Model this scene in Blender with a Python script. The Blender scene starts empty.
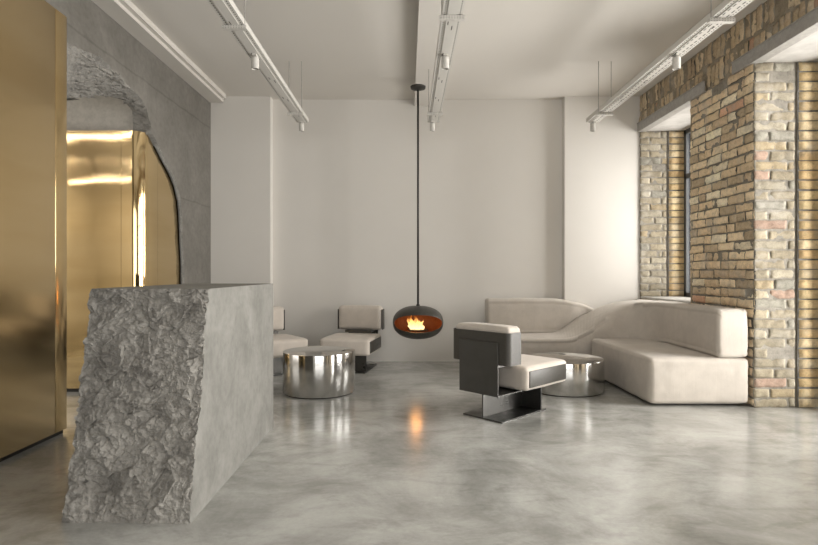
import bpy, bmesh, math, random
from mathutils import Vector, Matrix, noise, geometry
random.seed(7)
S = bpy.context.scene
COL = S.collection
R = math.radians
PI = math.pi
EYE = 1.2; F = 545.0; CX = 407.0

# ---------------------------------------------------------------- camera, world, lights, exposure
cam_d = bpy.data.cameras.new('camera'); cam = bpy.data.objects.new('camera', cam_d); COL.objects.link(cam)
cam.location = (0, 0, EYE); cam.rotation_euler = (R(90), 0, 0)
cam_d.sensor_width = 36; cam_d.lens = F / 818 * 36; cam_d.shift_x = 2 / 818; cam_d.clip_start = 0.05
S.camera = cam
S.view_settings.view_transform = 'Standard'; S.view_settings.look = 'None'; S.view_settings.gamma = 1
S.view_settings.use_curve_mapping = False
S.view_settings.exposure = 0.0
S.cycles.use_denoising = True
S.cycles.max_bounces = 10; S.cycles.diffuse_bounces = 5; S.cycles.glossy_bounces = 5
S.cycles.sample_clamp_indirect = 6; S.cycles.caustics_reflective = False; S.cycles.caustics_refractive = False
w = bpy.data.worlds.new('sky'); S.world = w; w.use_nodes = True
w.node_tree.nodes['Background'].inputs[0].default_value = (0.93, 0.96, 1.0, 1)
w.node_tree.nodes['Background'].inputs[1].default_value = 1.3

def area(name, loc, rot, sx, sy, power, col=(1, 0.97, 0.92), spread=180):
    d = bpy.data.lights.new(name, 'AREA'); d.shape = 'RECTANGLE'; d.size = sx; d.size_y = sy
    d.energy = power; d.color = col; d.spread = R(spread)
    o = bpy.data.objects.new(name, d); COL.objects.link(o); o.location = loc; o.rotation_euler = rot
    return o
WARM = (1, 0.965, 0.91)
# daylight standing outside each window (the street side is on the right, and behind the camera)
area('daylight_street_far', (4.0, 6.55, 1.95), (0, R(90), 0), 2.1, 1.2, 104, WARM)
area('daylight_street_mid', (4.0, 4.05, 1.55), (0, R(90), 0), 3.0, 1.45, 235, WARM)
area('daylight_street_near', (4.0, 1.85, 1.55), (0, R(90), 0), 3.0, 1.45, 185, WARM)
area('daylight_street_rear', (4.0, -0.35, 1.55), (0, R(90), 0), 3.0, 1.45, 130, WARM)
area('daylight_rear', (0.3, -3.45, 1.7), (R(90), 0, 0), 4.6, 2.6, 120, WARM)
# ceiling strips and an added fill in the back room behind the broken wall
area('back_room_strip_near', (-4.4, 2.3, 3.32), (0, 0, 0), 3.2, 0.035, 30, (1, 0.94, 0.86))
area('back_room_strip_low', (-4.6, 1.35, 2.95), (0, 0, 0), 2.6, 0.04, 18, (1, 0.94, 0.86))
area('back_room_fill', (-6.0, 3.0, 1.7), (0, R(-90), 0), 2.2, 3.0, 44, WARM)  # added fill lamp by a windowless wall, brightens the curved brass

# ---------------------------------------------------------------- materials
def mat(name, base=(.5, .5, .5), rough=.6, metal=0.0, spec=0.5):
    m = bpy.data.materials.new(name); m.use_nodes = True
    b = m.node_tree.nodes['Principled BSDF']
    b.inputs['Base Color'].default_value = (*base, 1); b.inputs['Roughness'].default_value = rough
    b.inputs['Metallic'].default_value = metal; b.inputs['Specular IOR Level'].default_value = spec
    return m, m.node_tree, b
def N(nt, typ, **kw):
    n = nt.nodes.new(typ)
    for k, v in kw.items():
        if k in n.inputs: n.inputs[k].default_value = v
        else: setattr(n, k, v)
    return n
def coords(nt, scale=(1, 1, 1), kind='Object'):
    tc = N(nt, 'ShaderNodeTexCoord'); mp = N(nt, 'ShaderNodeMapping'); mp.inputs['Scale'].default_value = scale
    nt.links.new(tc.outputs[kind], mp.inputs[0]); return mp.outputs[0]
def noise_tex(nt, vec, scale, detail=4, rough=.5, dist=0.0):
    n = N(nt, 'ShaderNodeTexNoise'); n.inputs['Scale'].default_value = scale; n.inputs['Detail'].default_value = detail
    n.inputs['Roughness'].default_value = rough; n.inputs['Distortion'].default_value = dist
    nt.links.new(vec, n.inputs['Vector']); return n.outputs['Fac']
def ramp(nt, fac, stops):
    r = N(nt, 'ShaderNodeValToRGB'); e = r.color_ramp.elements
    while len(e) < len(stops): e.new(0.5)
    for q, (p, c) in zip(e, stops):
        q.position = p; q.color = (*c, 1) if len(c) == 3 else c
    nt.links.new(fac, r.inputs[0]); return r.outputs[0]
def mix(nt, a, b, fac, mode='MIX'):
    m = N(nt, 'ShaderNodeMix'); m.data_type = 'RGBA'; m.blend_type = mode
    for i, v in ((6, a), (7, b), (0, fac)):
        if isinstance(v, (int, float)): m.inputs[i].default_value = v
        elif isinstance(v, tuple): m.inputs[i].default_value = (*v, 1)
        else: nt.links.new(v, m.inputs[i])
    return m.outputs[2]
def bump(nt, b, fac, strength, dist=0.01):
    n = N(nt, 'ShaderNodeBump'); n.inputs['Strength'].default_value = strength; n.inputs['Distance'].default_value = dist
    nt.links.new(fac, n.inputs['Height']); nt.links.new(n.outputs[0], b.inputs['Normal'])
def rough_from(nt, b, fac, lo, hi):
    m = N(nt, 'ShaderNodeMapRange'); m.inputs['To Min'].default_value = lo; m.inputs['To Max'].default_value = hi
    m.inputs['From Min'].default_value = .3; m.inputs['From Max'].default_value = .7
    nt.links.new(fac, m.inputs[0]); nt.links.new(m.outputs[0], b.inputs['Roughness'])

def m_plaster():
    m, nt, b = mat('plaster', rough=.85, spec=.2)
    v = coords(nt); f = noise_tex(nt, v, 0.7, 5, .6)
    nt.links.new(ramp(nt, f, [(.3, (.69, .665, .625)), (.7, (.73, .705, .665))]), b.inputs['Base Color'])
    bump(nt, b, noise_tex(nt, v, 60, 3), .05, .003); return m
def m_ceiling():
    m, nt, b = mat('ceiling_paint', (.68, .65, .605), .9, spec=.2)
    v = coords(nt); bump(nt, b, noise_tex(nt, v, 30, 3), .04, .003); return m
def m_floor():
    m, nt, b = mat('polished_concrete', rough=.16, spec=.8)
    v = coords(nt)
    a = noise_tex(nt, v, 1.5, 9, .66, .5)
    c = noise_tex(nt, coords(nt, (1, 2.2, 1)), 3.4, 8, .68, .5)
    d = noise_tex(nt, v, 45, 3, .6)
    col = ramp(nt, a, [(.28, (.21, .208, .193)), (.44, (.335, .333, .312)), (.56, (.44, .438, .414)), (.75, (.57, .568, .54))])
    col2 = ramp(nt, c, [(.35, (.78, .78, .77)), (.5, (1, 1, 1)), (.62, (1.0, 1.0, 1.0)), (.72, (1.25, 1.25, 1.25))])
    col = mix(nt, col, col2, .85, 'MULTIPLY')
    col = mix(nt, col, ramp(nt, d, [(.35, (.93, .93, .93)), (.65, (1.05, 1.05, 1.05))]), .6, 'MULTIPLY')
    nt.links.new(col, b.inputs['Base Color']); rough_from(nt, b, c, .14, .26)
    bump(nt, b, a, .05, .01); return m
def m_concrete(name, lo, hi, scale=1.5, bstr=.25, seams=False):
    m, nt, b = mat(name, rough=.8, spec=.3)
    v = coords(nt); a = noise_tex(nt, v, scale, 9, .65, .8); c = noise_tex(nt, v, 18, 6, .7)
    col = ramp(nt, a, [(.3, lo), (.7, hi)])
    col = mix(nt, col, ramp(nt, c, [(.3, (.78, .78, .78)), (.6, (1.08, 1.08, 1.08))]), .7, 'MULTIPLY')
    vo = N(nt, 'ShaderNodeTexVoronoi'); vo.inputs['Scale'].default_value = 9; nt.links.new(v, vo.inputs['Vector'])
    col = mix(nt, col, ramp(nt, vo.outputs['Distance'], [(.0, (.6, .6, .6)), (.06, (1, 1, 1))]), .35, 'MULTIPLY')
    if seams:
        sp = N(nt, 'ShaderNodeSeparateXYZ'); nt.links.new(v, sp.inputs[0])
        wob = N(nt, 'ShaderNodeMath', operation='MULTIPLY_ADD'); nt.links.new(noise_tex(nt, v, 3, 5), wob.inputs[0]); wob.inputs[1].default_value = .05; nt.links.new(sp.outputs['Z'], wob.inputs[2])
        md = N(nt, 'ShaderNodeMath', operation='PINGPONG'); sh = N(nt, 'ShaderNodeMath', operation='ADD'); nt.links.new(wob.outputs[0], sh.inputs[0]); sh.inputs[1].default_value = -2.085 + 1.04 * 4
        nt.links.new(sh.outputs[0], md.inputs[0]); md.inputs[1].default_value = .52
        col = mix(nt, col, ramp(nt, md.outputs[0], [(.0, (.6, .6, .6)), (.007, (.75, .75, .75)), (.016, (1, 1, 1))]), .6, 'MULTIPLY')
    nt.links.new(col, b.inputs['Base Color']); bump(nt, b, c, bstr, .006)
    return m
def m_rough_stone(k=1.0):
    m, nt, b = mat('broken_concrete', rough=.9, spec=.25)
    v = coords(nt); a = noise_tex(nt, v, 5, 10, .7, .5); c = noise_tex(nt, v, 55, 5, .75)
    col = ramp(nt, a, [(.28, (.19 * k, .18 * k, .165 * k)), (.5, (.30 * k, .287 * k, .262 * k)), (.72, (.40 * k, .385 * k, .355 * k))])
    col = mix(nt, col, ramp(nt, c, [(.3, (.65, .65, .65)), (.65, (1.15, 1.15, 1.15))]), .7, 'MULTIPLY')
    nt.links.new(col, b.inputs['Base Color']); bump(nt, b, c, .7, .008); return m
def m_brass(lo=.15, hi=.21, wav=.22):
    m, nt, b = mat('brushed_brass', (.66, .45, .20), .17, 1)
    big = noise_tex(nt, coords(nt, (.6, .6, 1.5)), 1.1, 2, .4)
    tone = noise_tex(nt, coords(nt, (.4, .4, 2.2)), 1.6, 3, .5)
    nt.links.new(ramp(nt, tone, [(.3, (.67, .495, .25)), (.7, (.76, .585, .33))]), b.inputs['Base Color'])
    rough_from(nt, b, tone, lo, hi)
    bump(nt, b, big, wav, .05); return m
def m_steel(name, base, rough, wav=0.1, stretch=(3, 3, .25), aniso=0):
    m, nt, b = mat(name, base, rough, 1)
    if aniso:
        tg = N(nt, 'ShaderNodeTangent'); tg.direction_type = 'RADIAL'; tg.axis = 'Z'; nt.links.new(tg.outputs[0], b.inputs['Tangent'])
        b.inputs['Anisotropic'].default_value = aniso; b.inputs['Anisotropic Rotation'].default_value = .25
    f = noise_tex(nt, coords(nt, stretch), 1.6, 3, .5)
    bump(nt, b, f, wav, .02); rough_from(nt, b, noise_tex(nt, coords(nt), 7, 5, .6), rough * .7, rough * 1.5); return m
def m_fabric(name, base, folds=False):
    m, nt, b = mat(name, rough=.95, spec=.15)
    v = coords(nt); a = noise_tex(nt, v, 6, 6, .65, .5); c = noise_tex(nt, v, 420, 2, .5)
    lo = tuple(x * .90 for x in base); hi = tuple(min(1, x * 1.06) for x in base)
    nt.links.new(ramp(nt, a, [(.3, lo), (.7, hi)]), b.inputs['Base Color'])
    b.inputs['Sheen Weight'].default_value = .15; b.inputs['Sheen Roughness'].default_value = .4
    mm = mix(nt, ramp(nt, c, [(0, (0, 0, 0)), (1, (1, 1, 1))]), ramp(nt, a, [(0, (0, 0, 0)), (1, (1, 1, 1))]), .7)
    if folds:      # soft vertical pulls in the upholstery
        fo = noise_tex(nt, coords(nt, (9, 9, 1.1)), 1.4, 4, .55, .4); mm = mix(nt, mm, ramp(nt, fo, [(.25, (0, 0, 0)), (.75, (1, 1, 1))]), .6)
        bump(nt, b, mm, .2, .010); return m
    bump(nt, b, mm, .25, .006); return m
def m_simple(name, base, rough, metal=0, spec=.5, bs=0.0, sc=30):
    m, nt, b = mat(name, base, rough, metal, spec)
    v = coords(nt); f = noise_tex(nt, v, sc, 4, .6)
    lo = tuple(x * .85 for x in base); hi = tuple(min(1, x * 1.12) for x in base)
    nt.links.new(ramp(nt, f, [(.3, lo), (.7, hi)]), b.inputs['Base Color'])
    if bs: bump(nt, b, f, bs, .004)
    return m
def m_brick():
    m, nt, b = mat('old_brick', rough=.92, spec=.2)
    at = N(nt, 'ShaderNodeAttribute'); at.attribute_name = 'Col'
    v = coords(nt); a = noise_tex(nt, v, 22, 8, .7, .6); c = noise_tex(nt, v, 90, 4, .7); g = noise_tex(nt, v, 4.5, 5, .6)
    col = mix(nt, at.outputs['Color'], ramp(nt, a, [(.3, (.62, .60, .57)), (.5, (1, 1, 1)), (.7, (1.2, 1.19, 1.17))]), .8, 'MULTIPLY')
    col = mix(nt, col, ramp(nt, c, [(.3, (.8, .8, .8)), (.65, (1.1, 1.1, 1.1))]), .6, 'MULTIPLY')
    col = mix(nt, col, (.50, .47, .42), ramp(nt, g, [(.5, (0, 0, 0)), (.72, (.5, .5, .5))]))
    nt.links.new(col, b.inputs['Base Color']); bump(nt, b, a, .55, .008); return m
def m_tray(dashes=False):      # painted perforated steel; slots run along the tray in rows
    m, nt, b = mat('perforated_white_steel', (.62, .60, .56), .45, 0, .5)
    tc = N(nt, 'ShaderNodeTexCoord'); sp = N(nt, 'ShaderNodeSeparateXYZ'); nt.links.new(tc.outputs['Object'], sp.inputs[0])
    def M(op, a, bv=None, cv=None):
        n = N(nt, 'ShaderNodeMath', operation=op)
        for i, q in enumerate((a, bv, cv)):
            if q is None: continue
            if isinstance(q, (int, float)): n.inputs[i].default_value = q
            else: nt.links.new(q, n.inputs[i])
        return n.outputs[0]
    x, y = sp.outputs['X'], sp.outputs['Y']
    def row(xc, half, per, duty, off=0.0):
        inx = M('LESS_THAN', M('ABSOLUTE', M('SUBTRACT', x, xc)), half)
        fr = M('FRACT', M('ABSOLUTE', M('DIVIDE', M('ADD', y, 50 + off), per)))
        return M('MULTIPLY', inx, M('LESS_THAN', fr, duty))
    tot = M('MAXIMUM', row(-.053, .004, .03, .45), row(.053, .004, .03, .45))
    tot = M('MAXIMUM', tot, row(.012, .004, .55, .12)); tot = M('MAXIMUM', tot, row(-.02, .004, .55, .10, .07))
    if dashes: tot = M('MAXIMUM', tot, M('MAXIMUM', row(-.022, .005, .06, .6), row(.022, .005, .06, .6, .03)))
    nt.links.new(mix(nt, (.62, .60, .56), (.06, .055, .05), tot), b.inputs['Base Color']); return m
def m_flame():
    m = bpy.data.materials.new('flame'); m.use_nodes = True; nt = m.node_tree; nt.nodes.clear()
    out = N(nt, 'ShaderNodeOutputMaterial'); em = N(nt, 'ShaderNodeEmission'); tr = N(nt, 'ShaderNodeBsdfTransparent')
    tc = N(nt, 'ShaderNodeTexCoord'); sp = N(nt, 'ShaderNodeSeparateXYZ'); nt.links.new(tc.outputs['Object'], sp.inputs[0])
    f = noise_tex(nt, coords(nt, (1, 1, .5)), 38, 3, .5, 1.0)
    mr = N(nt, 'ShaderNodeMapRange'); mr.inputs['From Min'].default_value = 0; mr.inputs['From Max'].default_value = .2; nt.links.new(sp.outputs['Z'], mr.inputs[0])
    nt.links.new(ramp(nt, mr.outputs[0], [(0, (1, .80, .40)), (.35, (1, .62, .20)), (.75, (1, .30, .04)), (1, (.9, .16, .01))]), em.inputs['Color'])
    em.inputs['Strength'].default_value = 2.0
    ms = N(nt, 'ShaderNodeMixShader')
    ad = N(nt, 'ShaderNodeMath', operation='MULTIPLY_ADD'); nt.links.new(mr.outputs[0], ad.inputs[0]); ad.inputs[1].default_value = .55; nt.links.new(f, ad.inputs[2])
    fr = ramp(nt, ad.outputs[0], [(.62, (0, 0, 0)), (.84, (.9, .9, .9))])
    nt.links.new(fr, ms.inputs[0]); nt.links.new(em.outputs[0], ms.inputs[1]); nt.links.new(tr.outputs[0], ms.inputs[2])
    nt.links.new(ms.outputs[0], out.inputs[0]); return m
def m_glass():
    m = bpy.data.materials.new('window_glass'); m.use_nodes = True; nt = m.node_tree; nt.nodes.clear()
    out = N(nt, 'ShaderNodeOutputMaterial'); gl = N(nt, 'ShaderNodeBsdfGlossy'); gl.inputs['Roughness'].default_value = .02
    tr = N(nt, 'ShaderNodeBsdfTransparent'); fr = N(nt, 'ShaderNodeFresnel'); fr.inputs[0].default_value = 1.3
    ms = N(nt, 'ShaderNodeMixShader'); nt.links.new(fr.outputs[0], ms.inputs[0]); nt.links.new(tr.outputs[0], ms.inputs[1]); nt.links.new(gl.outputs[0], ms.inputs[2])
    nt.links.new(ms.outputs[0], out.inputs[0]); return m

PLASTER = m_plaster(); CEIL = m_ceiling(); FLOOR = m_floor()
CONC = m_concrete('wall_concrete', (.145, .136, .120), (.215, .203, .182), seams=True)
DESKC = m_concrete('desk_concrete', (.17, .166, .152), (.265, .26, .24), 2.2, .12)
STONE = m_rough_stone(); STONED = m_rough_stone(.88); BRASS = m_brass(); BRASSI = m_brass(.06, .10, .4); BRICK = m_brick(); TRAY = m_tray(); TRAYD = m_tray(True)
MIRROR = m_steel('polished_steel', (.66, .65, .63), .07, .10)
DRUM = m_steel('brushed_drum_steel', (.66, .65, .63), .13, .14, (5, 5, .2), .92)
BASEST = m_steel('dark_steel', (.10, .098, .093), .35, .03)
SOFAF = m_fabric('sofa_fabric', (.55, .505, .452), True)
CHAIRF = m_fabric('chair_fabric', (.60, .545, .485))
LEATH = m_simple('grey_leather', (.047, .043, .036), .42, 0, .5, .1, 60)
BLACKM = m_simple('black_metal', (.035, .032, .028), .5, .3)
POD = m_simple('graphite_steel', (.06, .056, .048), .42, .4)
PODIN = m_simple('pod_lining', (.30, .12, .05), .6, .2)
WHITEM = m_simple('white_metal', (.60, .58, .54), .5)
LINT = m_simple('painted_steel', (.36, .345, .32), .55, 0, .5, .05)
FRAME = m_simple('window_frame_paint', (.10, .105, .11), .5)
SEAM = m_simple('seam_dark', (.10, .07, .03), .6)
SOFFIT = m_simple('soffit_plaster', (.55, .53, .50), .85, 0, .2, .2, 6)
INNERP = m_concrete('grey_plaster', (.42, .40, .365), (.47, .445, .405), 1.0, .03)
FLAME = m_flame(); GLASS = m_glass()

# ---------------------------------------------------------------- helpers
def obj(name, bm, m, parent=None, smooth=False, loc=None):
    me = bpy.data.meshes.new(name); bmesh.ops.recalc_face_normals(bm, faces=bm.faces); bm.to_mesh(me); bm.free()
    for mm in (m if isinstance(m, (list, tuple)) else [m]): me.materials.append(mm)
    if smooth:
        for p in me.polygons: p.use_smooth = True
    o = bpy.data.objects.new(name, me); COL.objects.link(o)
    if parent: o.parent = parent
    if loc: o.location = loc
    return o
def struct(o): o['kind'] = 'structure'; return o
def tag(o, label, cat, group=None):
    o['label'] = label; o['category'] = cat
    if group: o['group'] = group
    return o
def thing(name, label, cat, loc=(0, 0, 0), rz=0, group=None):
    o = bpy.data.objects.new(name, None); COL.objects.link(o); o.location = loc; o.rotation_euler = (0, 0, rz); o.empty_display_size = .1
    return tag(o, label, cat, group)
def auto_smooth(o, ang=40):
    bm = bmesh.new(); bm.from_mesh(o.data)
    for f in bm.faces: f.smooth = True
    for e in bm.edges:
        if len(e.link_faces) == 2 and e.calc_face_angle(0) > R(ang): e.smooth = False
    bm.to_mesh(o.data); bm.free(); return o
def box(bm, x0, x1, y0, y1, z0, z1, bev=0, seg=2):
    r = bmesh.ops.create_cube(bm, size=1, matrix=Matrix.Translation(((x0 + x1) / 2, (y0 + y1) / 2, (z0 + z1) / 2)) @ Matrix.Diagonal((abs(x1 - x0), abs(y1 - y0), abs(z1 - z0), 1)))
    if bev:
        es = list({e for v in r['verts'] for e in v.link_edges})
        bmesh.ops.bevel(bm, geom=es, offset=bev, segments=seg, affect='EDGES', profile=.5)
def B(name, m, x0, x1, y0, y1, z0, z1, parent=None, bev=0, seg=2, loc=None):
    bm = bmesh.new(); box(bm, x0, x1, y0, y1, z0, z1, bev, seg)
    o = obj(name, bm, m, parent, loc=loc)
    return auto_smooth(o, 50) if bev else o
def cyl(bm, c, r, z0, z1, n=24, r2=None):
    bmesh.ops.create_cone(bm, cap_ends=True, segments=n, radius1=r, radius2=r if r2 is None else r2, depth=z1 - z0, matrix=Matrix.Translation((c[0], c[1], (z0 + z1) / 2)))
def lathe(bm, prof, n=48, c=(0, 0)):
    rings = []
    for r, z in prof:
        if r < 1e-6: rings.append([bm.verts.new((c[0], c[1], z))])
        else: rings.append([bm.verts.new((c[0] + r * math.cos(2 * PI * i / n), c[1] + r * math.sin(2 * PI * i / n), z)) for i in range(n)])
    for a, b in zip(rings, rings[1:]):
        for i in range(n):
            j = (i + 1) % n
            if len(a) == 1 and len(b) == 1: continue
            if len(a) == 1: bm.faces.new((a[0], b[i], b[j]))
            elif len(b) == 1: bm.faces.new((a[i], a[j], b[0]))
            else: bm.faces.new((a[i], a[j], b[j], b[i]))
def cushion(bm, x0, x1, y0, y1, z0, z1, r=.04, puff=.012, n=14, nz=.003, sides=1.0):
    """padded rounded block: superellipsoid edges with a soft crown"""
    sx, sy, sz = (x1 - x0) / 2, (y1 - y0) / 2, (z1 - z0) / 2
    c = Vector(((x0 + x1) / 2, (y0 + y1) / 2, (z0 + z1) / 2))
    t = bmesh.new(); bmesh.ops.create_cube(t, size=2)
    bmesh.ops.subdivide_edges(t, edges=t.edges, cuts=n, use_grid_fill=True)
    def warp(q, s):          # more samples near the edges
        k = min(.9, 2.2 * r / s) if s > r else .9
        return math.copysign(abs(q) ** (1 - .45 * (1 - k)), q) if abs(q) < 1 else q
    idx = {}
    for v in t.verts:
        p = Vector((warp(v.co.x, sx) * sx, warp(v.co.y, sy) * sy, warp(v.co.z, sz) * sz))
        q = Vector((max(-sx + r, min(sx - r, p.x)), max(-sy + r, min(sy - r, p.y)), max(-sz + r, min(sz - r, p.z))))
        d = p - q
        if d.length > 1e-9: p = q + d.normalized() * r
        fx, fy, fz = 1 - (p.x / sx) ** 2, 1 - (p.y / sy) ** 2, 1 - (p.z / sz) ** 2
        nrm = d.normalized() if d.length > 1e-9 else Vector((0, 0, 1))
        am = puff * math.sqrt(max(0, max(fx * fy * (abs(nrm.z) > .9), fx * fz * (abs(nrm.y) > .9), fy * fz * (abs(nrm.x) > .9))))
        if abs(nrm.x) > .9 or nrm.y < -.9: am *= sides
        p = p + nrm * am
        w = p + c
        p = p + nrm * (nz * noise.noise(w * 7) + nz * .6 * noise.noise(w * 16))
        idx[v] = bm.verts.new(p + c)
    for f in t.faces: bm.faces.new([idx[v] for v in f.verts])
    t.free()
def C(name, m, *a, parent=None, **k):
    bm = bmesh.new(); cushion(bm, *a, **k); return obj(name, bm, m, parent, smooth=True)

# ---------------------------------------------------------------- shell
HC = 3.533; YB = 7.35; YP = 7.22; XL = -2.60; XR = 3.085; YR = -3.2; XO = 3.68
struct(B('floor', FLOOR, -6.2, 3.75, YR - .1, 8.0, -.12, 0))
struct(B('ceiling', CEIL, -6.2, 3.75, YR - .1, 8.0, HC, HC + .12))
bm = bmesh.new()
box(bm, XL - .2, 3.68, YB, YB + .3, 0, HC)
box(bm, XL - .2, -1.81, YP, YB, 0, HC); box(bm, 2.09, XR + .03, YP, YB, 0, HC)
struct(obj('wall_back', bm, PLASTER))
bm = bmesh.new()   # rear wall with a wide opening
box(bm, -6.2, -2.0, YR - .1, YR, 0, HC); box(bm, 2.6, 3.75, YR - .1, YR, 0, HC)
box(bm, -2.0, 2.6, YR - .1, YR, 3.0, HC); box(bm, -2.0, 2.6, YR - .1, YR, 0, .4)
struct(obj('wall_rear', bm, PLASTER))
struct(B('trim_1', CEIL, .10, .40, YR, YB, 3.445, HC + .01))                 # ceiling beam
bm = bmesh.new(); box(bm, XL, -2.42, YR, 7.19, 3.443, HC + .01); box(bm, -2.42, -2.375, YR, 7.14, 3.478, HC + .01)
struct(obj('trim_2', bm, CEIL))                                              # boxed duct over the concrete wall

# ---- left concrete wall with the broken opening (outline in the wall plane: y, z)
hole = [(3.98, 0.0), (3.98, 2.9), (4.17, 2.96), (4.40, 2.99), (4.62, 3.03), (4.84, 3.00), (5.02, 2.98), (5.17, 2.94), (5.33, 2.90), (5.44, 2.83),
        (5.50, 2.74), (5.56, 2.62), (5.70, 2.53), (5.855, 2.42), (6.03, 2.31), (6.17, 2.19), (6.26, 2.03), (6.30, 1.86), (6.32, 1.6), (6.36, 1.3), (6.36, .8), (6.40, .4), (6.40, 0.0)]
inner = [(4.05, 0.0), (4.06, 2.4), (4.20, 2.52), (4.36, 2.585), (4.55, 2.66), (4.72, 2.735), (4.88, 2.79), (5.05, 2.835), (5.22, 2.88), (5.40, 2.89),
         (5.55, 2.83), (5.575, 2.60), (5.69, 2.515), (5.845, 2.405), (6.02, 2.295), (6.16, 2.175), (6.25, 2.02), (6.29, 1.85), (6.31, 1.6), (6.35, 1.3), (6.35, .8), (6.39, .4), (6.39, 0.0)]
def dens(pts, k=24):
    out = []
    for a, b in zip(pts, pts[1:]):
        for i in range(k): out.append(tuple(a[j] + (b[j] - a[j]) * i / k for j in range(2)))
    return out + [pts[-1]]
ho, hi_ = dens(hole), dens(inner)
def jag(p, i, amp):
    e = 0 if p[1] <= 0.001 or p[0] < 4.0 else 1
    v = Vector((p[0] * 9, p[1] * 9, amp * 50))
    return (p[0] + e * amp * (noise.noise(v) + .6 * noise.noise(v * 3.1)), p[1] + e * amp * (noise.noise(v + Vector((9, 3, 1))) + .6 * noise.noise(v * 3.3)))
ho = [jag(p, i, .022 if p[1] > 2.6 else .012) for i, p in enumerate(ho)]
bm = bmesh.new()
poly = [(YR, 0)] + [(p[0], max(0, p[1])) for p in ho] + [(YP, 0), (YP, HC), (YR, HC)]
pts3 = [Vector((XL, y, z)) for y, z in poly]
tris = geometry.tessellate_polygon([[Vector((p.y, p.z, 0)) for p in pts3]])
vs = [bm.verts.new(p) for p in pts3]
for t in tris:
    try: bm.faces.new([vs[i] for i in t])
    except ValueError: pass
nrm_fix = obj('wall_left', bm, CONC)
me = nrm_fix.data
struct(nrm_fix)
bm = bmesh.new()   # broken reveal
K = 40; rows = []
for i, (a, b) in enumerate(zip(ho, hi_)):
    dep = .15 if b[1] > 2.62 else (.02 + .13 * max(0, (b[1] - 2.5) / .12) if b[1] > 2.5 else .02)
    row = []
    for k in range(K + 1):
        t = k / K
        y = a[0] + (b[0] - a[0]) * t; z = a[1] + (b[1] - a[1]) * t
        x = XL - dep * (t ** .8)
        if 0 < k:
            v = Vector((x * 1.5, y, z)); am = min(.05, dep * .35) * (1 if k < K else .5)
            q = Vector((y * 5, z * 9, 3)); 
            wv = v + Vector((noise.noise(v * 7), noise.noise(v * 7 + Vector((3, 3, 3))), 0)) * .03; wv = Vector((wv.x, wv.y, wv.z * 1.9))
            va, vb = noise.voronoi(wv * 9); vc, vd_ = noise.voronoi(wv * 24)
            ta = (wv * 9 - vb[0]).dot(Vector((noise.noise(vb[0] * 3.1), noise.noise(vb[0] * 2.7 + Vector((8, 1, 1))), .6)))
            tb = (wv * 24 - vd_[0]).dot(Vector((noise.noise(vd_[0] * 3.1), noise.noise(vd_[0] * 2.7 + Vector((8, 1, 1))), .6)))
            d = am * (noise.fractal(q, 1.0, 2.1, 5) * .6 + ta * 1.3 + tb * .6)
            y += d * .3 * (b[1] > .1); z -= abs(d) * .5 * (b[1] > .1); x += d
            x = min(x, XL - .001)
        row.append(bm.verts.new((x, y, max(0, z))))
    row.append(bm.verts.new((XL - (.2 if b[1] > 2.6 or b[0] < 4.3 else .036), row[-1].co.y, row[-1].co.z + (.02 if b[1] > 2.6 else 0))))
    rows.append(row)
for a, b in zip(rows, rows[1:]):
    for k in range(len(a) - 1): bm.faces.new((a[k], a[k + 1], b[k + 1], b[k]))
r_ = auto_smooth(obj('broken_edge', bm, STONED, nrm_fix), 18)
# back room behind the broken wall
struct(B('wall_left_room_far', PLASTER, -6.2, -6.1, YR, 8.0, 0, HC)); struct(B('wall_left_room_back', INNERP, -6.1, -2.76, 5.62, 5.72, 0, HC))
struct(B('wall_left_room_side', INNERP, -2.86, -2.76, 5.72, YP, 2.62, HC)); struct(B('wall_left_room_front', PLASTER, -6.1, XL - .01, .2, .3, 0, HC))
struct(B('wall_left_core', PLASTER, XL - .2, XL - .012, YR, 3.95, 0, HC))

# ---- brick wall on the right
bm = bmesh.new(); cl = bm.loops.layers.float_color.new('Col')
TONES = [((0.794, 0.624, 0.416), 5), ((0.680, 0.529, 0.360), 4), ((0.907, 0.738, 0.511), 4), ((0.567, 0.454, 0.312), 3), ((0.756, 0.473, 0.322), .5), ((0.945, 0.832, 0.624), 2)]
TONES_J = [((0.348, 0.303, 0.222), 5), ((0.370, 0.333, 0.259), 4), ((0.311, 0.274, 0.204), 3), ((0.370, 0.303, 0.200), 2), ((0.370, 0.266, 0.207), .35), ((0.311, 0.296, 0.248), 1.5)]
TONES_N = [((0.775, 0.613, 0.362), 5), ((0.725, 0.550, 0.312), 4), ((0.825, 0.675, 0.438), 4), ((0.688, 0.500, 0.275), 2)]
def pick(T):
    t = random.choices([a for a, _ in T], [b for _, b in T])[0]; k = random.uniform(.86, 1.12)
    return tuple(min(1, c * k) for c in t)
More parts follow.
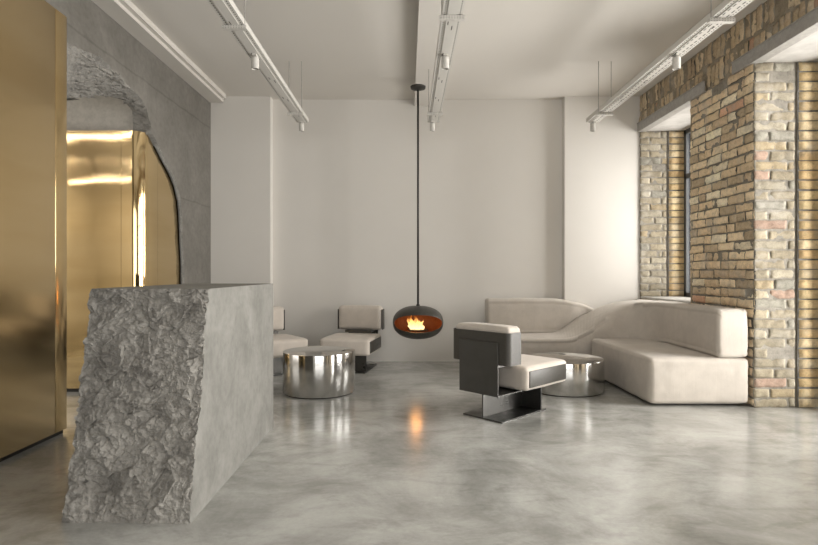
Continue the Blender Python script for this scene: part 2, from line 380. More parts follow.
def brick(o, U, Nn, u0, u1, v0, v1, depth, tone, rough=.006, nu=8, nv=4, mort=(.30, .275, .23)):
    """one brick: a padded, chipped face standing out of the mortar"""
    seed = Vector((random.uniform(0, 90), random.uniform(0, 90), random.uniform(0, 90)))
    j = [random.uniform(-.004, .004) for _ in range(4)]
    mk = mort if random.random() > .3 else (.09, .082, .072)
    rows = []
    for b in range(-1, nv + 2):
        row = []
        for a in range(-1, nu + 2):
            s = min(1, max(0, a / nu)); t = min(1, max(0, b / nv)); edge = a < 0 or b < 0 or a > nu or b > nv
            uu = u0 + (u1 - u0) * s + j[0] * (1 - t) + j[1] * t; vv = v0 + (v1 - v0) * t + j[2] * (1 - s) + j[3] * s
            q = Vector((uu * 12, vv * 12, 0)) + seed
            uu += rough * .7 * noise.noise(q * 1.9); vv += rough * .7 * noise.noise(q * 1.7 + Vector((5, 5, 5)))
            if edge: d = -.012
            else:
                ru = min(s, 1 - s) * (u1 - u0); rv = min(t, 1 - t) * (v1 - v0)
                ed = math.exp(-ru / .006) + math.exp(-rv / .006)
                chip = max(0, noise.noise(q * .8 + Vector((2, 7, 1))) - .25) * rough * 3.5
                d = depth - .006 * min(1.3, ed) + rough * noise.fractal(q * 1.6, 1.0, 2.0, 3) - chip
            p = o + U * uu + Vector((0, 0, vv)) + Nn * d
            row.append(bm.verts.new(p))
        rows.append(row)
    for b in range(len(rows) - 1):
        for a in range(len(rows[0]) - 1):
            f = bm.faces.new((rows[b][a], rows[b][a + 1], rows[b + 1][a + 1], rows[b + 1][a])); f.smooth = True
            e = b == 0 or a == 0 or b == len(rows) - 2 or a == len(rows[0]) - 2
            c = mk if e else tone
            for l in f.loops: l[cl] = (*c, 1)
def backing(o, U, Nn, u0, u1, v0, v1, tone, amp=.005, step=.03):
    nu = max(1, int((u1 - u0) / step)); nv = max(1, int((v1 - v0) / step))
    g = [[bm.verts.new(o + U * (u0 + (u1 - u0) * a / nu) + Vector((0, 0, v0 + (v1 - v0) * b / nv)) + Nn * (-.004 + amp * noise.noise(Vector((a * .6, b * .6, u0 * 9))))) for a in range(nu + 1)] for b in range(nv + 1)]
    for b in range(nv):
        for a in range(nu):
            f = bm.faces.new((g[b][a], g[b][a + 1], g[b + 1][a + 1], g[b + 1][a])); f.smooth = True
            k = 1 + .25 * noise.noise(Vector((a * .23, b * .23, 4)))
            for l in f.loops: l[cl] = (*[min(1, c * k) for c in tone], 1)
CH = .0865
def bond(o, U, Nn, u0, u1, v0, v1, T, L=.265, depth=.006, rough=.006, joint=.013, miss=.02, phase=0, vj=.008):
    n = round((v1 - v0) / CH); h = (v1 - v0) / n
    for i in range(n):
        u = u0 - (L * .5 if (i + phase) % 2 else 0) + random.uniform(-.02, .02)
        while u < u1:
            ln = L * random.choice((1, 1, 1, .5, .96, 1.04))
            a, b = max(u + joint * .5, u0), min(u + ln - joint * .5, u1)
            if b - a > .035 and random.random() > miss:
                dd = depth + random.uniform(-.5, 1) * depth * .8
                brick(o, U, Nn, a, b, v0 + i * h + joint * .5 + random.uniform(-.5, .5) * vj * .5, v0 + (i + 1) * h - joint * .5 + random.uniform(-.5, .5) * vj * .5, dd, pick(T), rough, nu=max(3, int((b - a) / .03)))
            u += ln
def quoin(o, u0, u1):
    n = round(HO / CH); h = HO / n; W = u1 - u0
    for i in range(n):
        cuts = [0, .36, 1] if i % 2 else [0, .80, 1]
        if random.random() < .12: cuts = [0, .5, 1]
        cuts = [c + (random.uniform(-.03, .03) if 0 < c < 1 else 0) for c in cuts]
        for a, b in zip(cuts, cuts[1:]):
            if b < 1 or random.random() > .04:
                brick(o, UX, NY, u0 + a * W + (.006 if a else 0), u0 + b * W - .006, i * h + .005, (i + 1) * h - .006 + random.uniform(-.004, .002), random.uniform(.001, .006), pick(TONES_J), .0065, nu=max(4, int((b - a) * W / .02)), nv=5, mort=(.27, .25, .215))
o0 = Vector((XR, 0, 0)); UY = Vector((0, 1, 0)); NX = Vector((-1, 0, 0)); UX = Vector((1, 0, 0)); NY = Vector((0, -1, 0))
MORT = (.26, .235, .195); MORTJ = (.27, .25, .215); DARK = (.16, .155, .145)
HO = 3.07; PY0, PY1 = 4.84, 5.93
backing(o0, UY, NX, PY0, PY1, 0, HO, MORT)
bond(o0, UY, NX, PY0, PY1, 0, HO, TONES, miss=.03, rough=.010, depth=.008, vj=.014)
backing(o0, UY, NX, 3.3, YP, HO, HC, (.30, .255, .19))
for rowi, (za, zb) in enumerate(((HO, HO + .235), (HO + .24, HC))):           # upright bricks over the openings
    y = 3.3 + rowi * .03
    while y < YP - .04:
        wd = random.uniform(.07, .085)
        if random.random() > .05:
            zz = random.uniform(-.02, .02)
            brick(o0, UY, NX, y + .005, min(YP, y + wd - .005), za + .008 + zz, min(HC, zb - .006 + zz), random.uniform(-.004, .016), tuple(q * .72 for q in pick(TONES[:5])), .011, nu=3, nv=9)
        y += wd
oj = Vector((0, PY0, 0)); of = Vector((0, YP - .02, 0))
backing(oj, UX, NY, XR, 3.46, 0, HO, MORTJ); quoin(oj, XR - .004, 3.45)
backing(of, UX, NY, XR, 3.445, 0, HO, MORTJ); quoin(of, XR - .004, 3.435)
for oo, a, b in ((oj, 3.468, 3.72), (of, 3.45, 3.70)):                         # newer facing bricks with dark joints
    backing(oo + Vector((0, -.012, 0)), UX, NY, a - .006, b, 0, HO, DARK, .0)
    n = round(HO / CH); h = HO / n
    for i in range(n):
        brick(oo + Vector((0, -.014, 0)), UX, NY, a + .004, b, i * h + .006, (i + 1) * h - .006, .004, pick(TONES_N), .0012, nu=4, nv=3)
def flat(x0, x1, y0, y1, z0, z1, c):
    n0 = len(bm.faces); box(bm, x0, x1, y0, y1, z0, z1); bm.faces.ensure_lookup_table()
    for f in bm.faces[n0:]:
        for l in f.loops: l[cl] = (*c, 1)
BR = (.42, .34, .23)
flat(XR + .03, 3.70, PY0 + .02, PY1, 0, HO, BR); flat(XR, 3.7, PY1 - .02, PY1 - .001, 0, HO, BR)
flat(XR + .03, 3.70, 3.3, YP, HO + .02, HC, BR)
flat(XR + .01, 3.70, PY1, YP - .02, 0, .86, BR)                                # wall under window 1
flat(XR + .01, 3.70, YP, YB, 0, HC, BR)
for a, b in ((2.6, 3.3), (.4, 1.1), (-3.3, -1.1)): flat(XR, 3.70, a, b, 0, HC, BR)
for a, b in ((1.1, 2.6), (-1.1, .4)): flat(XR, 3.70, a, b, HO, HC, BR)
wr = struct(obj('wall_right', bm, BRICK))
struct(B('trim_3', SOFFIT, XR + .04, 3.70, PY1 - .01, YP - .02, HO, HO + .02)); struct(B('trim_4', SOFFIT, XR + .04, 3.70, 3.3, PY0 + .01, HO, HO + .02))
struct(B('trim_5', SOFFIT, XR - .01, 3.62, PY1 + .01, YP - .04, .86, .885, bev=.004))
def window(n, y0, y1, z0, z1, rear=False):
    bm = bmesh.new(); d = .035
    if rear:
        for a, b, c, e in ((y0, y0 + .06, z0, z1), (y1 - .06, y1, z0, z1), (y0, y1, z0, z0 + .06), (y0, y1, z1 - .06, z1), ((y0 + y1) / 2 - .03, (y0 + y1) / 2 + .03, z0, z1)):
            box(bm, a, b, YR - .09, YR - .03, c, e)
        g = B('glass_pane', GLASS, y0 + .05, y1 - .05, YR - .065, YR - .06, z0 + .05, z1 - .05)
    else:
        zt = z0 + (z1 - z0) * .72
        for a, b, c, e in ((y0, y0 + .06, z0, z1), (y1 - .06, y1, z0, z1), (y0, y1, z0, z0 + .06), (y0, y1, z1 - .06, z1), (y0, y1, zt - .03, zt + .03), ((y0 + y1) / 2 - .03, (y0 + y1) / 2 + .03, z0, z1)):
            box(bm, XO - .03, XO + .03, a, b, c, e)
        g = B('glass_pane', GLASS, XO - .003, XO + .003, y0 + .05, y1 - .05, z0 + .05, z1 - .05)
    o = struct(obj('window_%d' % n, bm, FRAME)); g.parent = o
window(1, PY1 - .01, YP - .035, .88, HO); window(2, 3.3, PY0 - .02, 0.02, HO); window(3, 1.1, 2.6, 0.02, HO); window(4, -1.1, .4, 0.02, HO)
window(5, -2.0, 2.6, .4, 3.0, True)

# ---- steel lintels
def lintel(y0, y1, label):
    t = bmesh.new()
    box(t, XR - .035, XR - .02, y0, y1, HO - .005, HO + .10, .002, 1)          # web facing the room
    box(t, XR - .035, XR + .07, y0, y1, HO - .012, HO - .002, .002, 1)        # bottom flange
    box(t, XR - .045, XR - .034, y0, y1, HO + .092, HO + .102, .002, 1)
    tag(obj('steel_lintel', t, LINT), label, 'lintel', 'steel lintels over the window openings')
lintel(5.60, YP - .005, 'grey steel lintel over the farther window opening, behind the sofa')
lintel(2.9, 5.12, 'grey steel lintel over the nearer opening at the upper right edge of the photo')

# ---------------------------------------------------------------- big objects
# reception desk
DX0, DX1 = -1.66, -1.035; DYB = 4.22; DH = 1.115
desk = thing('reception_desk', 'massive raw concrete reception desk with rough broken front and smooth side', 'desk', (-1.35, 3.4, 0))
bm = bmesh.new(); nu, nv = 150, 270
def dpos(u, v):
    x = DX0 + (DX1 - DX0) * u; z = DH * v; y = 2.61 + .235 * v + .02 * (1 - u)
    q = Vector((x, z, 0))
    e = noise.fractal(q * 3.2 + Vector((3, 1, 7)), .9, 2.1, 6) * .028
    w1 = q + Vector((noise.noise(q * 6), noise.noise(q * 6 + Vector((4, 4, 4))), 0)) * .03
    vd, vp = noise.voronoi(w1 * 11 + Vector((0, 0, 5)))
    cell = noise.cell(vp[0] * 7.3) if hasattr(noise, 'cell') else 0
    tilt = (w1 * 11 - vp[0]).dot(Vector((noise.noise(vp[0] * 3.1), noise.noise(vp[0] * 2.7 + Vector((8, 1, 1))), 0)))
    vd2, vp2 = noise.voronoi(w1 * 26 + Vector((0, 0, 9)))
    tilt2 = (w1 * 26 - vp2[0]).dot(Vector((noise.noise(vp2[0] * 1.9), noise.noise(vp2[0] * 2.3 + Vector((8, 1, 1))), 0)))
    vd3, vp3 = noise.voronoi(w1 * 55 + Vector((0, 0, 2))); f = noise.fractal(q * 40, .7, 2.1, 3) * .003
    f += (w1 * 55 - vp3[0]).dot(Vector((noise.noise(vp3[0] * 1.3), noise.noise(vp3[0] * 1.7 + Vector((8, 1, 1))), 0))) * .010
    tilt3 = noise.fractal(Vector((w1.x * 7, w1.y * 20, 2)), .8, 2.1, 4) * .010
    dsp = e + tilt * .050 + tilt2 * .024 + f + tilt3
    dsp *= .35 + .65 * min(1, v / .03)
    y += dsp
    if v < .13: y -= .012 * (1 if v < .115 else (.13 - v) / .015)
    # ragged ends
    if u == 0 or u == 1: y += .012 * noise.fractal(Vector((0, z * 9, u * 5)), 1, 2, 4)
    k = math.exp(-u / .04)
    x += k * .018 * noise.fractal(Vector((z * 7, 2, 3)), 1, 2, 4)
    if v > .97: z -= max(0, .012 * noise.noise(Vector((x * 9, 0, 3)))) * (v - .97) / .03
    return (x, y, z)
g = [[bm.verts.new(dpos(a / nu, b / nv)) for a in range(nu + 1)] for b in range(nv + 1)]
for b in range(nv):
    for a in range(nu): bm.faces.new((g[b][a], g[b][a + 1], g[b + 1][a + 1], g[b + 1][a]))
o = obj('rough_front', bm, STONE, desk, smooth=True); o.location = (1.35, -3.4, 0); auto_smooth(o, 18)
gp = [[Vector(dpos(a / nu, b / nv)) for a in (0, nu)] for b in range(nv + 1)]
bm = bmesh.new()
for side in (0, 1):
    xs = DX0 if side == 0 else DX1; prev = None
    for b in range(nv + 1):
        p = gp[b][side]; z = p.z
        r = [bm.verts.new(p)] + [bm.verts.new((xs, p.y + .03 + (DYB - p.y - .03) * t, z if b < nv else DH)) for t in (0, .25, .5, .75, 1)]
        if prev:
            for k in range(5): bm.faces.new((prev[k], prev[k + 1], r[k + 1], r[k]))
        prev = r
back = [bm.verts.new(p) for p in ((DX0, DYB, 0), (DX1, DYB, 0), (DX1, DYB, DH), (DX0, DYB, DH))]; bm.faces.new(back)
o = obj('smooth_body', bm, DESKC, desk); o.location = (1.35, -3.4, 0)
bm = bmesh.new(); prev = None
for a in range(nu + 1):
    p = Vector(dpos(a / nu, 1)); x = DX0 + (DX1 - DX0) * a / nu
    r = (bm.verts.new(p), bm.verts.new((x, 2.93, DH)), bm.verts.new((x, DYB, DH)))
    if prev:
        bm.faces.new((prev[0], r[0], r[1], prev[1])); bm.faces.new((prev[1], r[1], r[2], prev[2]))
    prev = r
o = obj('desk_top', bm, DESKC, desk); o.location = (1.35, -3.4, 0)

# brass cabinet front on the left wall
bc = thing('brass_cabinet', 'tall flat brass clad cabinet front at the left edge, ahead of the broken wall', 'cabinet', (-2.58, 2.7, 0))
def BP(name, m, x0, x1, y0, y1, z0, z1, **k):
    o = B(name, m, x0, x1, y0, y1, z0, z1, bc, **k); o.location = (2.58, -2.7, 0); return o
XB = -2.555
BP('door', BRASS, XL + .002, XB, 1.2, 3.958, .03, 3.12, bev=.002)
BP('edge_panel', BRASS, XL + .002, XB, 3.962, 4.095, .03, 3.12, bev=.003)
BP('plinth', BLACKM, XL + .002, XB - .02, 1.2, 4.08, .0, .03)

# curved brass volume behind the opening
bv = thing('curved_brass_cabinet', 'brass clad cabinet with rounded corner seen through the broken wall opening', 'cabinet', (-3.4, 5.6, 0))
def sheet(pts, z0, z1, m, name):
    bm = bmesh.new(); a = [bm.verts.new((x, y, z0)) for x, y in pts]; b = [bm.verts.new((x, y, z1)) for x, y in pts]
    for i in range(len(pts) - 1): bm.faces.new((a[i], a[i + 1], b[i + 1], b[i]))
    bm.faces.new(b); bm.faces.new(a)
    bm.faces.new((a[-1], a[0], b[0], b[-1]))
    o = obj(name, bm, m, bv); o.location = (3.4, -5.6, 0); return auto_smooth(o, 30)
XS = -2.645; rr = .13; yc = 5.45
arc = [(XS - rr + rr * math.sin(t), yc + rr - rr * math.cos(t)) for t in [PI / 2 * i / 14 for i in range(15)]]
sheet([(-4.4, 5.61), (-4.4, yc), (XS - rr - .085, yc)] + [(XS - rr - .085, 5.61)], .04, 2.62, BRASSI, 'front_panel')
sheet([(XS - rr - .083, yc)] + arc + [(XS, 5.78), (XS - .1, 5.78), (XS - rr - .083, 5.61)], .04, 2.62, BRASSI, 'corner_panel')
sheet([(XS - .1, 5.782), (XS, 5.782), (XS, 6.6), (XS - .1, 6.6)], .04, 2.62, BRASSI, 'side_panel')
o = B('plinth', BLACKM, -4.38, XS - .06, yc + .03, 5.61, 0, .04, bv); o.location = (3.4, -5.6, 0)

# ---------------------------------------------------------------- sofa
sofa = thing('sofa', 'large beige sculptural corner sofa whose back curls down into the seat', 'sofa', (2.4, 6.0, 0))
def S_(o): o.location = (-2.4, -6.0, 0); o.parent = sofa; return o
def loft(stations, zb, n=36, p=5.0, cap0=True, cap1=True, M_=90, wr=.0):
    """stations: (inner xy, outer xy, h_in, h_out, zbottom)"""
    K = len(stations)
    def cr(i, t, f):
        P = [stations[max(0, min(K - 1, i + d))][f] if f >= 2 else Vector((*stations[max(0, min(K - 1, i + d))][f], 0)) for d in (-1, 0, 1, 2)]
        return .5 * ((2 * P[1]) + (P[2] - P[0]) * t + (2 * P[0] - 5 * P[1] + 4 * P[2] - P[3]) * t * t + (3 * P[1] - P[0] - 3 * P[2] + P[3]) * t ** 3)
    bm = bmesh.new(); rings = []
    ts = [(K - 1) * j / M_ for j in range(M_ + 1)]
    def ring(i, t, shrink=0.0, shift=Vector((0, 0, 0))):
        a, b = cr(i, t, 0), cr(i, t, 1); hi, ho_, zb_ = cr(i, t, 2), cr(i, t, 3), cr(i, t, 4)
        m = (a + b) / 2; dirv = (b - a) / 2; L = dirv.length; dn = dirv.normalized()
        out = []; 
        for k in range(n):
            th = 2 * PI * k / n; c, s = math.cos(th), math.sin(th)
            x = math.copysign(abs(c) ** (2 / p), c); z = math.copysign(abs(s) ** (2 / p), s)
            rr_ = .045
            w_ = L - rr_ if L > rr_ else 0
            ht = hi + (ho_ - hi) * (.5 + .5 * x)
            zc, hz = (ht + zb_) / 2, (ht - zb_) / 2
            # rounded rectangle
            px = x * L; pz = z * hz
            qx = max(-w_, min(w_, px)); qz = max(-hz + rr_, min(hz - rr_, pz))
            d = Vector((px - qx, pz - qz))
            if d.length > 1e-6 and abs(px) > w_ - 1e-6 and abs(pz) > hz - rr_ - 1e-6: d = d.normalized() * rr_
            X = (qx + d.x); Z = (qz + d.y)
            sc = max(0, L - shrink) / L; sz = max(0, hz - shrink) / hz
            pt = m + dn * X * sc + shift; pt.z = zc + Z * sz
            q = pt * 5
            pt += Vector((0, 0, 1)) * .004 * noise.noise(q) + dn * .004 * noise.noise(q * 1.3 + Vector((3, 3, 3)))
            if wr:
                st = i + t; amp = wr * max(0, 1 - abs(st - wrc) / 3.2)
                pt += Vector((0, 0, 1)) * amp * math.sin(st * 26 + 2 * x) * (.5 + .5 * z) * .6
            out.append(bm.verts.new(pt))
        return out
    d0 = (Vector((*stations[0][0], 0)) - Vector((*stations[1][0], 0))).normalized(); d1 = (Vector((*stations[-1][0], 0)) - Vector((*stations[-2][0], 0))).normalized()
    r0 = .035
    for a in (5, 4, 3, 2, 1):
        th = PI / 2 * a / 5; rings.append(ring(0, 0, r0 * (1 - math.cos(th)), d0 * r0 * math.sin(th)))
    for q in ts:
        i = min(K - 2, int(q)); rings.append(ring(i, q - i))
    for a in (1, 2, 3, 4, 5):
        th = PI / 2 * a / 5; rings.append(ring(K - 2, 1, r0 * (1 - math.cos(th)), d1 * r0 * math.sin(th)))
    for a, b in zip(rings, rings[1:]):
        for k in range(n): bm.faces.new((a[k], a[(k + 1) % n], b[(k + 1) % n], b[k]))
    bm.faces.new(rings[0]); bm.faces.new(rings[-1][::-1])
    return bm
wrc = 8
st = [((2.77, 4.895), (3.055, 4.895), .875, .875, .437), ((2.77, 5.4), (3.055, 5.5), .872, .872, .437), ((2.77, 5.88), (3.055, 6.1), .872, .872, .437),
      ((2.73, 6.13), (3.045, 6.55), .868, .87, .40), ((2.65, 6.28), (2.96, 6.86), .85, .868, .25), ((2.52, 6.36), (2.82, 7.06), .80, .86, .08),
      ((2.36, 6.385), (2.62, 7.04), .69, .84, .03), ((2.2, 6.385), (2.42, 6.99), .57, .785, .03), ((2.06, 6.38), (2.23, 6.985), .485, .68, .03),
      ((1.93, 6.37), (2.06, 6.98), .438, .55, .03), ((1.80, 6.37), (1.90, 6.98), .43, .45, .03), ((1.6, 6.37), (1.68, 6.98), .43, .43, .03), ((1.06, 6.37), (1.06, 6.98), .43, .43, .03)]
S_(obj('curved_backrest', loft(st, .43, n=64, M_=150, wr=.004), SOFAF, sofa, smooth=True))
bk = [((1.06, 6.99), (1.06, 7.195), .862, .862, .40), ((1.4, 6.99), (1.4, 7.195), .866, .866, .40), ((1.75, 6.99), (1.75, 7.195), .866, .866, .40), ((1.95, 6.99), (1.95, 7.195), .858, .858, .40),
      ((2.12, 6.99), (2.12, 7.195), .83, .83, .40), ((2.28, 7.02), (2.28, 7.195), .79, .79, .40), ((2.45, 7.02), (2.45, 7.195), .72, .72, .40)]
S_(obj('backrest', loft(bk, .40, n=48, M_=60), SOFAF, sofa, smooth=True))
bm = bmesh.new(); cushion(bm, 2.17, 3.055, 4.86, 6.345, .025, .432, r=.032, puff=.010, n=26, nz=.004)
for v in bm.verts:                       # splayed left side: the block widens toward the far end
    t = (v.co.y - 4.86) / 1.485
    if v.co.x < 2.6: v.co.x += (-.03 * t) * (2.6 - v.co.x) / .43 + .02 * (1 - t) * 0
S_(obj('seat', bm, SOFAF, sofa, smooth=True))
for x, y in ((2.3, 5.0), (2.9, 5.0), (2.3, 6.2), (2.9, 6.2), (1.2, 6.5), (1.2, 7.0), (2.0, 6.5), (2.0, 7.0)):
    bm = bmesh.new(); cyl(bm, (x, y), .025, 0, .06, 16); S_(obj('foot', bm, BLACKM, sofa))

# ---------------------------------------------------------------- lounge chairs
W2 = .298
def shell(bm, x, d0, d1, z0, z1, th, r=.035):
    """U-shaped wrap: rear and both sides with rounded rear corners"""
    def path(off):
        p = [(-x - off, d1)]
        for i in range(7):
            t = PI / 2 * i / 6; p.append((-x - off + (r + off) * (1 - math.cos(t)), d0 - off + (r + off) * (1 - math.sin(t))))
        for i in range(7):
            t = PI / 2 * (1 - i / 6); p.append((x + off - (r + off) * (1 - math.cos(t)), d0 - off + (r + off) * (1 - math.sin(t))))
        p.append((x + off, d1)); return p
    A, Bp = path(th), path(0)
    def R_(P, z): return [bm.verts.new((a, b, z)) for a, b in P]
    a0, a1, b0, b1 = R_(A, z0), R_(A, z1), R_(Bp, z0), R_(Bp, z1)
    for i in range(len(A) - 1):
        bm.faces.new((a0[i], a0[i + 1], a1[i + 1], a1[i])); bm.faces.new((b0[i + 1], b0[i], b1[i], b1[i + 1]))
        bm.faces.new((a1[i], a1[i + 1], b1[i + 1], b1[i])); bm.faces.new((a0[i + 1], a0[i], b0[i], b0[i + 1]))
    bm.faces.new((a0[0], a1[0], b1[0], b0[0])); bm.faces.new((a0[-1], b0[-1], b1[-1], a1[-1]))
def chair(label, loc, rz):
    t = thing('lounge_chair', label, 'chair', loc, rz, 'lounge chairs')
    C('backrest_cushion', CHAIRF, -W2 + .020, W2 - .020, .018, .195, .472, .765, parent=t, r=.03, puff=.012, n=12, sides=0, nz=.0015)
    bm = bmesh.new(); shell(bm, W2 - .008, .006, .165, .468, .725, .006); auto_smooth(obj('backrest_shell', bm, LEATH, t), 40)
    C('seat_cushion', CHAIRF, -W2, W2, .235, .87, .238, .428, parent=t, r=.03, puff=.010, n=14, sides=.2, nz=.0015)
    for s in (-1, 1):
        x0, x1 = (W2 - .004, W2 + .008) if s > 0 else (-W2 - .008, -W2 + .004)
        bm = bmesh.new(); box(bm, x0, x1, 0.275, .838, .262, .398, .0045, 2); o = obj('side_panel', bm, LEATH, t); auto_smooth(o, 50)
    bm = bmesh.new(); box(bm, -.2, .2, -.012, -.003, .22, .645, .002, 1)
    obj('back_plate', bm, BASEST, t)
    bm = bmesh.new(); box(bm, -.2, .2, -.010, .74, .215, .225); box(bm, -.17, .17, .01, .26, .44, .47); box(bm, -.17, .17, .015, .03, .225, .45)
    obj('seat_support', bm, BASEST, t)
    bm = bmesh.new(); box(bm, -.006, .006, .05, .60, .012, .216); obj('pedestal_spine', bm, BASEST, t)
    bm = bmesh.new(); box(bm, -.2, .2, .60, .612, .012, .216); obj('pedestal_plate', bm, BASEST, t)
    bm = bmesh.new(); box(bm, -.2, .2, .04, .68, 0, .012, .001, 1); obj('base_plate', bm, BASEST, t)
    return t
chair('beige and charcoal lounge chair seen from behind, beside the sofa', (.585, 4.44, 0), R(-46.4))
chair('beige lounge chair facing the room against the back wall, right of the mirrored drum table', (-.578, 7.17, 0), R(170))
chair('beige lounge chair half hidden behind the concrete desk', (-1.89, 6.90, 0), R(-145))

# ---------------------------------------------------------------- drum tables
def drum(label, loc, r, h):
    t = thing('drum_table', label, 'table', loc, 0, 'polished steel drum tables')
    bm = bmesh.new(); lathe(bm, [(r - .02, 0.012), (r - .002, .012), (r, .014), (r, h - .006), (r - .001, h - .003)], 128); obj('drum', bm, DRUM, t, smooth=True)
    bm = bmesh.new(); lathe(bm, [(0, h - .003), (r - .006, h - .003), (r - .003, h - .0015), (r - .001, h - .003)], 128); auto_smooth(obj('table_top', bm, MIRROR, t), 60)
    bm = bmesh.new(); lathe(bm, [(0, 0), (r - .015, 0), (r - .015, .013), (0, .013)], 64); auto_smooth(obj('base_ring', bm, BLACKM, t), 60)
drum('taller polished steel drum coffee table beside the concrete desk', (-.885, 5.50, 0), .36, .414)
drum('lower polished steel drum coffee table between the foreground chair and the sofa', (1.62, 5.60, 0), .385, .325)

# ---------------------------------------------------------------- suspended fireplace
FX, FY, FZ = .133, 6.58, .60
fp = thing('suspended_fireplace', 'dark oval fireplace pod with burning flames hanging on a thin black pole', 'fireplace', (FX, FY, 0))
def spheroid(a, c, n=64, m=32, p=2.25):
    bm = bmesh.new(); prof = []
    for i in range(m + 1):
        t = -PI / 2 + PI * i / m; prof.append((a * max(0, math.cos(t)) ** (2 / p) if 0 < i < m else 0, c * math.copysign(abs(math.sin(t)) ** (2 / p), math.sin(t))))
    lathe(bm, prof, n); return bm
o1 = obj('tmp_outer', spheroid(.305, .2), POD, smooth=True); o2 = obj('tmp_inner', spheroid(.292, .187), PODIN, smooth=True)
bm = bmesh.new()                                    # eye-shaped cutter entering from the front
pts = []
for i in range(48):
    t = 2 * PI * i / 48; c, s = math.cos(t), math.sin(t)
    pts.append((.283 * math.copysign(abs(c) ** .85, c), -.004 + (.108 if s > 0 else .092) * math.copysign(abs(s) ** .9, s)))
fr = [bm.verts.new((x, -.5, z)) for x, z in pts]; bk_ = [bm.verts.new((x, -.02, z)) for x, z in pts]
for i in range(48): bm.faces.new((fr[i], fr[(i + 1) % 48], bk_[(i + 1) % 48], bk_[i]))
bm.faces.new(fr); bm.faces.new(bk_)
o3 = obj('tmp_cut', bm, POD)
md = o1.modifiers.new('a', 'BOOLEAN'); md.object = o2; md.operation = 'DIFFERENCE'; md.solver = 'EXACT'
md = o1.modifiers.new('b', 'BOOLEAN'); md.object = o3; md.operation = 'DIFFERENCE'; md.solver = 'EXACT'
bpy.context.view_layer.update(); dg = bpy.context.evaluated_depsgraph_get()
me = bpy.data.meshes.new_from_object(o1.evaluated_get(dg)); 
for q in (o1, o2, o3): bpy.data.objects.remove(q)
me.materials.clear(); me.materials.append(POD); me.materials.append(PODIN)
for p_ in me.polygons:
    c = p_.center; rr2 = (math.hypot(c.x, c.y) / .2985) ** 2.25 + (abs(c.z) / .1935) ** 2.25
    p_.material_index = 1 if rr2 < .985 else 0
pod = bpy.data.objects.new('pod', me); COL.objects.link(pod); pod.parent = fp; pod.location = (0, 0, FZ); auto_smooth(pod, 35)
bm = bmesh.new(); cyl(bm, (0, 0), .0125, FZ + .195, 3.43, 20); obj('pole', bm, BLACKM, fp, smooth=True)
bm = bmesh.new(); cyl(bm, (0, 0), .022, FZ + .19, FZ + .215, 24); obj('pole_collar', bm, BLACKM, fp)
bm = bmesh.new(); lathe(bm, [(0, 3.405), (.03, 3.40), (.05, 3.41), (.088, 3.42), (.092, 3.445), (0, 3.445)], 40); auto_smooth(obj('ceiling_mount', bm, BLACKM, fp), 40)
bm = bmesh.new(); lathe(bm, [(0, FZ - .10), (.12, FZ - .10), (.125, FZ - .085), (.11, FZ - .082), (0, FZ - .084)], 40)
brn = auto_smooth(obj('burner', bm, BASEST, fp), 40)
def tongue(bm, x, y, h, r, ph, ln):
    rings = []; n = 14; m = 18
    for i in range(m + 1):
        t = i / m
        rad = r * (math.sin(PI * min(1, t * .9 + .18)) ** .8) * (1 - t ** 3) + .0005
        ox = x + ln * t ** 1.3 + .018 * math.sin(t * 5 + ph) * t + .010 * math.sin(t * 11 + ph * 2) * t; oy = y + .012 * math.cos(t * 4 + ph) * t
        rings.append([bm.verts.new((ox + rad * math.cos(2 * PI * k / n), oy + rad * .6 * math.sin(2 * PI * k / n), h * t)) for k in range(n)])
    for a, b in zip(rings, rings[1:]):
        for k in range(n): bm.faces.new((a[k], a[(k + 1) % n], b[(k + 1) % n], b[k]))
bm = bmesh.new()
for x, y, h, r, ph, ln in ((-.06, 0, .15, .026, 0, -.06), (-.045, .015, .19, .03, 2, -.05), (-.02, -.01, .185, .034, 4, -.03), (.01, 0, .17, .032, 1, -.01), (.04, .01, .13, .024, 3, .01), (-.03, .02, .13, .036, 5, -.07),
                       (-.075, .0, .17, .016, 2.4, -.07), (0, -.02, .11, .036, .4, 0), (.055, -.01, .08, .02, 1.4, .01), (-.08, -.01, .10, .02, 3.4, -.05)):
    tongue(bm, x, y, h, r, ph, ln)
fl = obj('flames', bm, FLAME, fp, smooth=True); fl.location = (0, -.03, FZ - .083)
d = bpy.data.lights.new('fire_glow', 'POINT'); d.energy = 2.6; d.color = (1, .42, .12); d.shadow_soft_size = .06
o = bpy.data.objects.new('fire_glow', d); COL.objects.link(o); o.location = (FX - .02, FY - .07, FZ + .0)

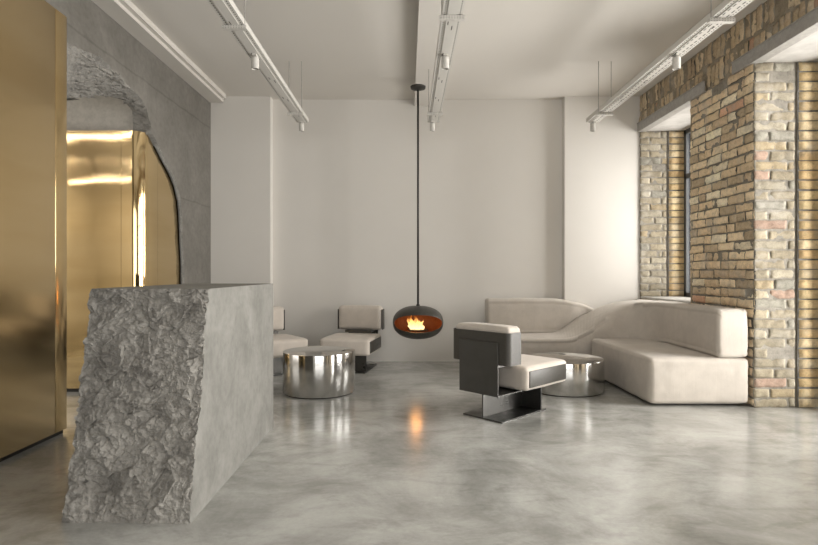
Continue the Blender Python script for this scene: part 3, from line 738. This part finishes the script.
# ---------------------------------------------------------------- cable trays and spotlights
TZ = 2.97
def cable_tray(xc, label, ynear):
    t = thing('cable_tray', label, 'cable tray', (xc, 0, TZ), 0, 'suspended cable trays')
    y0, y1 = -1.0, 6.43; hw = .070
    bm = bmesh.new()
    box(bm, -hw, hw, y0, y1, 0, .003); box(bm, -hw, -hw + .003, y0, y1, .003, .045); box(bm, hw - .003, hw, y0, y1, .003, .045)
    box(bm, -hw, -hw + .012, y0, y1, .043, .046); box(bm, hw - .012, hw, y0, y1, .043, .046)
    obj('tray_channel', bm, TRAY, t)
    bm = bmesh.new(); box(bm, -.035, .035, y0, y1, -.006, -.0005); obj('lighting_track', bm, TRAYD if xc > 1 else TRAY, t)
    for y in (6.02, ynear, 1.6):
        bm = bmesh.new(); box(bm, -.088, .088, y - .02, y + .02, -.032, -.0065); 
        for i in range(18): box(bm, -.082 + (i % 9) * .0188, -.073 + (i % 9) * .0188, y - .0205, y - .0195, -.017 - .013 * (i // 9), -.011 - .013 * (i // 9))
        for f in bm.faces: f.material_index = 0
        nf = len(bm.faces)
        for i, f in enumerate(bm.faces): f.material_index = 1 if i >= 6 else 0
        obj('crossbar', bm, [WHITEM, LINT], t)
        for s in (-1, 1):
            bm = bmesh.new(); cyl(bm, (s * .070, y), .004, -.03, HC - TZ, 8); obj('threaded_rod', bm, LINT, t)
for xc, nm in ((-1.232, 'left'), (.31, 'middle'), (2.185, 'right')):
    where = {'left': 'perforated white cable tray hung from the ceiling nearest the concrete wall', 'middle': 'perforated white cable tray hung beside the ceiling beam above the fireplace', 'right': 'perforated white cable tray hung alongside the brick wall'}[nm]
    cable_tray(xc, where, {'left': 3.90, 'middle': 3.75, 'right': 3.79}[nm])
    for y, ds, pos in ((4.42, 0, 'nearer'), (6.37, -.03 if nm != 'left' else 0, 'farther')):
        lab = {'left': 'under the tray by the concrete wall', 'middle': 'under the tray by the ceiling beam', 'right': 'under the tray by the brick wall'}[nm]
        sp_ = thing('spotlight', '%s small cylindrical spotlight hanging %s' % (pos, lab), 'spotlight', (xc + ds * .5, y, TZ), 0, 'cylinder spotlights on the trays')
        r = .031 if y < 5 else .029
        bm = bmesh.new(); cyl(bm, (0, 0), .008, -.03, -.006, 12); box(bm, -.016, .016, -.03, .03, -.02, -.006); obj('mount', bm, WHITEM, sp_)
        bm = bmesh.new(); lathe(bm, [(0, -.029), (r, -.029), (r, -.118), (r - .004, -.120), (r - .006, -.108), (0, -.108)], 28); auto_smooth(obj('housing', bm, WHITEM, sp_), 40)
        bm = bmesh.new(); cyl(bm, (0, 0), r - .008, -.112, -.1085, 20); obj('lens', bm, LINT, sp_)
